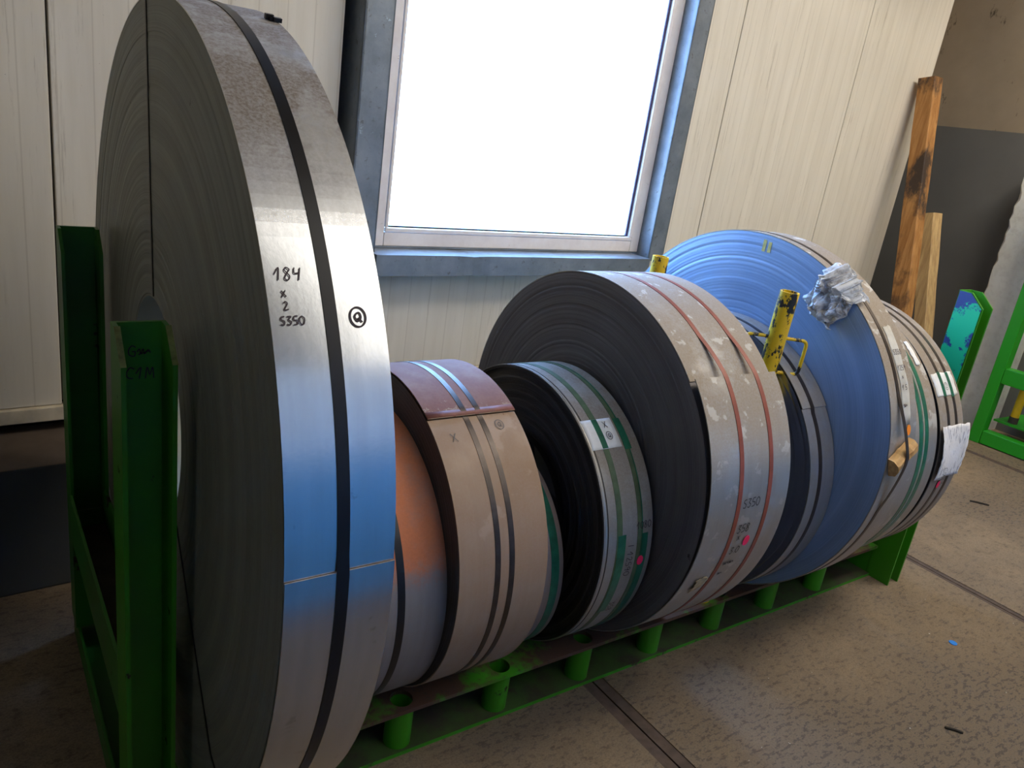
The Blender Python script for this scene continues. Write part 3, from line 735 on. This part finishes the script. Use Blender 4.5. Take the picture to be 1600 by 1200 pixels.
# --- J: green strapped coil between H and I
J = Coil('J', 2.712, 3.1356, .613, .2, 'coil with two parallel green straps, wedged between the blue faced coil and the end coil',
         face('edge_dark_j', (.03, .03, .032), (.08, .08, .08), .4, .5), band('band_j', (.50, .48, .45), .75, .38, (.25, .19, .13), .15, .45, .95, .25, up=(.2, .55), patch=((.58, .56, .52), 11, .60, .7)), seed=10)
J.strap(3.012, .026, M_greenstrap); J.strap(3.055, .026, M_greenstrap); J.strap(3.033, .004, plain('pale_strap_edge', (.4, .45, .38), .5), dr=.002)
J.patch('torn_label', 3.085, 3.118, 43, 53, M_white, .003, jag=.004, seed=8)

# --- I: end coil
I_ = Coil('I', 3.1973, 3.3894, .5997, .2, 'end coil with a taped paper sheet, white label and green straps',
          face('edge_blueblack_i', (.012, .013, .018), (.03, .03, .04), .4, .5), band('band_i', (.44, .42, .40), .7, .40, (.24, .185, .13), .15, .45, .95, .3, up=(.1, .5), patch=((.55, .53, .49), 11, .62, .7)), seed=11)
I_.strap(3.268, .020, M_dkbrown); I_.strap(3.332, .020, M_dkbrown)
I_.strap(3.268, .022, M_greenstrap, 'label_strap', .0026, 31, 41); I_.strap(3.330, .022, M_greenstrap, 'label_strap', .0026, 30.5, 40.5)
I_.patch('label', 3.206, 3.372, 31.0, 40.5, M_white, .0016, jag=.003, seed=5); I_.write([('(2', 3.288, 33.8, .026)], M_inkpale, .0010, dr=.003)
def papermat():
    k = N('crumpled_paper'); f = k.noise(22, 4, .6); x, y, z = k.xyz()
    ln = k.noise(90, 2, .5, stretch=(1.6, .3, .3)); bl = k.noise(14, 3, .5, off=(2, 5, 3))
    c = k.mix(k.math('MULTIPLY', k.ramp(ln, .55, .60), k.ramp(bl, .44, .52)), (.74, .73, .75), (.36, .36, .40)); k.set('Base Color', c); k.set('Roughness', .7); k.bump(f, .6, .006); return k.m
I_.patch('paper_sheet', 3.190, 3.402, -1.5, 19.5, papermat(), .006, nx=14, nt=16, wav=.016, jag=.003, seed=12)
I_.write([('E783', 3.222, 3.5, .026)], M_inkpale, .0010, rot=1, dr=.0245)
I_.dot(3.272, -5.0, .0125, M_pink, stretch=1.3)

# ------------------------------------------------------------------ loose things on the coils
# wood block under the strap of the blue faced coil
bm = bmesh.new(); rg = random.Random(5)
Lb = .128; sec = [(-.030, 0), (-.024, .022), (-.006, .034), (.014, .036), (.028, .020), (.032, 0)]
rowsb = []
for i in range(9):
    t = i/8; row = []
    for (a, b) in sec: row.append(bm.verts.new((Lb*(t-.5) + (a*.25 if i in (0, 8) else 0), a*(1+rg.uniform(-.06, .06)), max(0, b*(1+rg.uniform(-.1, .1))))))
    rowsb.append(row)
for i in range(8):
    for j in range(6): bm.faces.new((rowsb[i][j], rowsb[i][(j+1) % 6], rowsb[i+1][(j+1) % 6], rowsb[i+1][j]))
bm.faces.new(rowsb[0]); bm.faces.new(rowsb[-1][::-1])
wb = obj('wood_block', bm, wood('split_pine', (.42, .22, .075), (.68, .42, .17), stretch=(.3, 3, 3), scale=18))
th = math.radians(7.5); nrm = Vector((0, -math.cos(th), math.sin(th))); tan = Vector((0, math.sin(th), math.cos(th)))
xa = (Vector((1, 0, 0))*.86 + tan*.52).normalized(); ya = nrm.cross(xa)
mm = Matrix.Identity(4)
for i in range(3): mm[i][0] = xa[i]; mm[i][1] = ya[i]; mm[i][2] = nrm[i]
mm.translation = Vector((2.592, YC, Hc.zc)) + nrm*(Hc.R+.003); wb.matrix_world = mm
tag(wb, 'split yellow wood block clamped under the strap of the blue faced coil', 'wood block')
# crumpled plastic bag hanging over the edge of the blue faced coil
def bagmat():
    k = N('crumpled_clear_plastic'); f = k.noise(30, 6, .7); 
    c = k.mix(k.ramp(f, .34, .54), (.42, .40, .40), (.90, .91, .94)); k.set('Base Color', c); k.set('Roughness', .25); k.set('Transmission Weight', .30); k.bump(f, .5, .008); return k.m
bm = bmesh.new(); NG = 44; rg = random.Random(21); grid = []
import mathutils
nv = lambda a, b, k, o: mathutils.noise.noise(Vector((a*k, b*k, o)))
for i in range(NG+1):
    row = []
    for j in range(NG+1):
        a, b = i/NG, j/NG          # a: 0 low on the face .. 1 out over the band ; b: round the coil
        wob = .35*nv(a, b, 2.6, 4.2)
        th = 63.6 - 12.5*b - 5.0*wob - 2.2*(1-a)*(b-.5) + 1.6*nv(a, b, 9, 1.7)
        sdist = -.135 + .185*a + .05*nv(a, b, 2.2, 7.7) + .012*nv(a, b, 8, 3.1)
        cr = abs(nv(a, b, 3.2, 2.5)) + .55*abs(nv(a, b, 7.0, 5.1)) + .3*abs(nv(a, b, 15.0, 8.8))   # sharp creases
        edge = min(1, 5*min(a, 1-a, b, 1-b)+.3)
        out = .007 + .062*cr*edge + .010*math.exp(-((sdist)/.04)**2)
        t = math.radians(th)
        if sdist < 0: x = -Hc.h - out; r = Hc.R + sdist + .006
        else: x = -Hc.h + sdist*.95 - .004; r = Hc.R + .006 + out*.8
        row.append(bm.verts.new((x, -r*math.cos(t), r*math.sin(t))))
    grid.append(row)
for i in range(NG):
    for j in range(NG): bm.faces.new((grid[i][j], grid[i][j+1], grid[i+1][j+1], grid[i+1][j]))
bag = obj('plastic_bag', bm, bagmat(), loc=Hc.base+Hc.axis)
md = bag.modifiers.new('solid', 'SOLIDIFY'); md.thickness = .001
tag(bag, 'crumpled clear plastic bag draped over the edge of the blue faced coil', 'plastic bag')

# ------------------------------------------------------------------ yellow stop pins
def yellowmat():
    k = N('chipped_yellow_paint'); f = k.noise(26, 7, .68, stretch=(1, 1, .55)); 
    x, y, z = k.xyz(); lo = k.maprange(z, .75, 1.05, -.10, .02)
    g = k.math('ADD', f, lo)
    k.set('Base Color', k.mix(k.ramp(g, .55, .57), (.78, .50, .01), (.018, .017, .016))); k.set('Roughness', .4); k.bump(f, .1, .002); return k.m
M_yel = yellowmat()
def pin(base, top, label, hz=(.77, .87)):
    root = tag(empty('stop_pin', base), label, 'stop pin', 'yellow stop pins')
    d = Vector(top)-Vector(base)
    bm = bmesh.new(); pipe(bm, (0, 0, 0), d, .0335, .026, 28); autosmooth(obj('tube', bm, M_yel, root), 40)
    r = Vector((.82, -.57, 0))
    for sg in (1, -1):
        c0 = d*hz[0] + r*sg*.033; c1 = d*hz[1] + r*sg*.033; a = r*sg*.078
        cr = .022; dn = d.normalized(); pts = [c0-r*sg*.004]
        for (P, Q, Rr) in ((c0, c0+a, c1+a), (c0+a, c1+a, c1)):
            u = (Q-P).normalized(); w = (Rr-Q).normalized(); 
            for k in range(6):
                t = k/5; pts.append(Q - u*cr*(1-t)**2 + w*cr*t*t)
        pts.append(c1-r*sg*.004)
        bm = bmesh.new(); tube(bm, pts, .0065, 10); autosmooth(obj('handle', bm, M_yel, root), 50)
    return root
pin((2.346, 1.628, ZB), (2.340, 1.585, 1.442), 'yellow stop pin with loop handles in the front beam beside the red strapped coil')
pin((2.349, 2.22, ZB), (2.349, 2.22, 1.427), 'yellow stop pin standing below the window, only its tip showing')

# ------------------------------------------------------------------ planks leaning in the corner
def plank(name, x0, x1, bot, top, th, mat, label, ex=0):
    """leans back: bot/top = (y, z) of the front lower edge line"""
    b0, t0 = Vector((0, bot[0], bot[1])), Vector((0, top[0], top[1])); d = (t0-b0); nrm = Vector((0, d.z, -d.y)).normalized()
    L = d.length; d.normalize(); o0 = Vector(((x0+x1)/2, bot[0], bot[1]))
    bm = bmesh.new(); rg = random.Random(len(label)); n = 14; rows = []
    w = (x1-x0)/2
    for i in range(n+1):
        t = i/n; j = rg.uniform(-.004, .004); c = .006
        sh = ex*t
        sec = [(-w+j+c, 0), (w+j-c, 0), (w+j, c), (w+j, th-c), (w+j-c, th), (-w+j+c, th), (-w+j, th-c), (-w+j, c)]
        rows.append([bm.verts.new(Vector((a+sh, 0, 0)) + d*L*t + nrm*b) for a, b in sec])
    for i in range(n):
        for k in range(8): bm.faces.new((rows[i][k], rows[i][(k+1) % 8], rows[i+1][(k+1) % 8], rows[i+1][k]))
    bm.faces.new(rows[0]); bm.faces.new(rows[-1][::-1])
    return tag(obj(name, bm, mat, loc=o0), label, 'plank')
plank('wood_beam', 6.03, 6.15, (2.87, .0), (3.352, 2.63), .13, wood('weathered_beam', (.30, .125, .03), (.50, .25, .08), stain=.47), 'tall dark stained beam leaning against the end of the panel wall')
plank('wood_plank', 6.32, 6.46, (2.80, 0), (3.20, 1.665), .10, wood('pale_plank', (.40, .25, .11), (.62, .43, .20), stain=.70), 'short pale plank leaning beside the tall stained beam')

# ------------------------------------------------------------------ second rack
rack2 = tag(empty('coil_rack', (6.55, 2.0, 0)), 'bright green steel rack end frame beside the pale grey pilaster', 'rack'); R2 = Vector(rack2.location)
def r2(name, fn, mat=M_green_new): return rpart(name, fn, mat, rack2, R2)
r2('post', lambda b: box(b, (6.50, 2.395, .0), (6.60, 2.480, 2.2), bev=.006))
r2('post', lambda b: box(b, (6.50, 1.20, .0), (6.60, 1.285, 2.2), bev=.006))
r2('base_beam', lambda b: box(b, (6.502, 1.287, .006), (6.60, 2.393, .112), bev=.006))
r2('cross_beam', lambda b: box(b, (6.502, 1.287, .506), (6.60, 2.393, .628), bev=.006))
r2('top_beam', lambda b: box(b, (6.502, 1.287, 2.08), (6.60, 2.393, 2.2), bev=.006))
r2('base_plate', lambda b: prism(b, [(6.602, 1.3), (7.06, 1.3), (7.06, 2.36), (6.602, 2.385)], 'z', .19, .204))
root = tag(empty('stop_pin', (6.67, 2.275, .204)), 'yellow stop pin standing in the bright green rack', 'stop pin', 'yellow stop pins')
bm = bmesh.new(); pipe(bm, (0, 0, .05), (0, 0, .95), .030, .024, 24); autosmooth(obj('tube', bm, plain('yellow_paint', (.80, .46, .01), .4, 0, .1, 20), root), 40)
bm = bmesh.new(); pipe(bm, (0, 0, 0), (0, 0, .052), .034, .030, 24); autosmooth(obj('foot_ring', bm, M_dirtsteel, root), 40)

# ------------------------------------------------------------------ small things on the floor
bm = bmesh.new(); tube(bm, [(0, 0, 0), (0, 0, .003)], .017, 20); tag(obj('plastic_disc', bm, M_blue, loc=(3.428, 1.083, 0)), 'small bright blue disc lying on the concrete floor', 'disc')
def chip(x, y, ln, ang, label, name='wood_splinter', r=.006):
    bm = bmesh.new(); c, s_ = math.cos(ang)*ln/2, math.sin(ang)*ln/2
    tube(bm, [(-c, -s_, r*.7), (-c*.3, -s_*.3+.003, r), (c*.4, s_*.4, r), (c, s_, r*.6)], r, 7)
    tag(obj(name, bm, plain('dark_splinter', (.03, .024, .018), .8), loc=(x, y, 0)), label, 'splinter')
chip(2.852, .797, .06, 2.2, 'dark splinter lying on the concrete floor nearer the blue disc', r=.005)
chip(5.217, 1.794, .11, -.9, 'thin dark splinter lying on the floor near the bright green rack')
# writing on the near post
for text, x, z, h in (('G~', .262, 1.315, .022), ('C1M', .258, 1.268, .024)):
    bm = bmesh.new()
    for pl in strokes(text, h)[0]: ribbon(bm, pl, .0011, lambda a, b, x=x, z=z: Vector((x+a, 1.5795, z+b))-R0)
    obj('handwriting', bm, M_ink, rack)
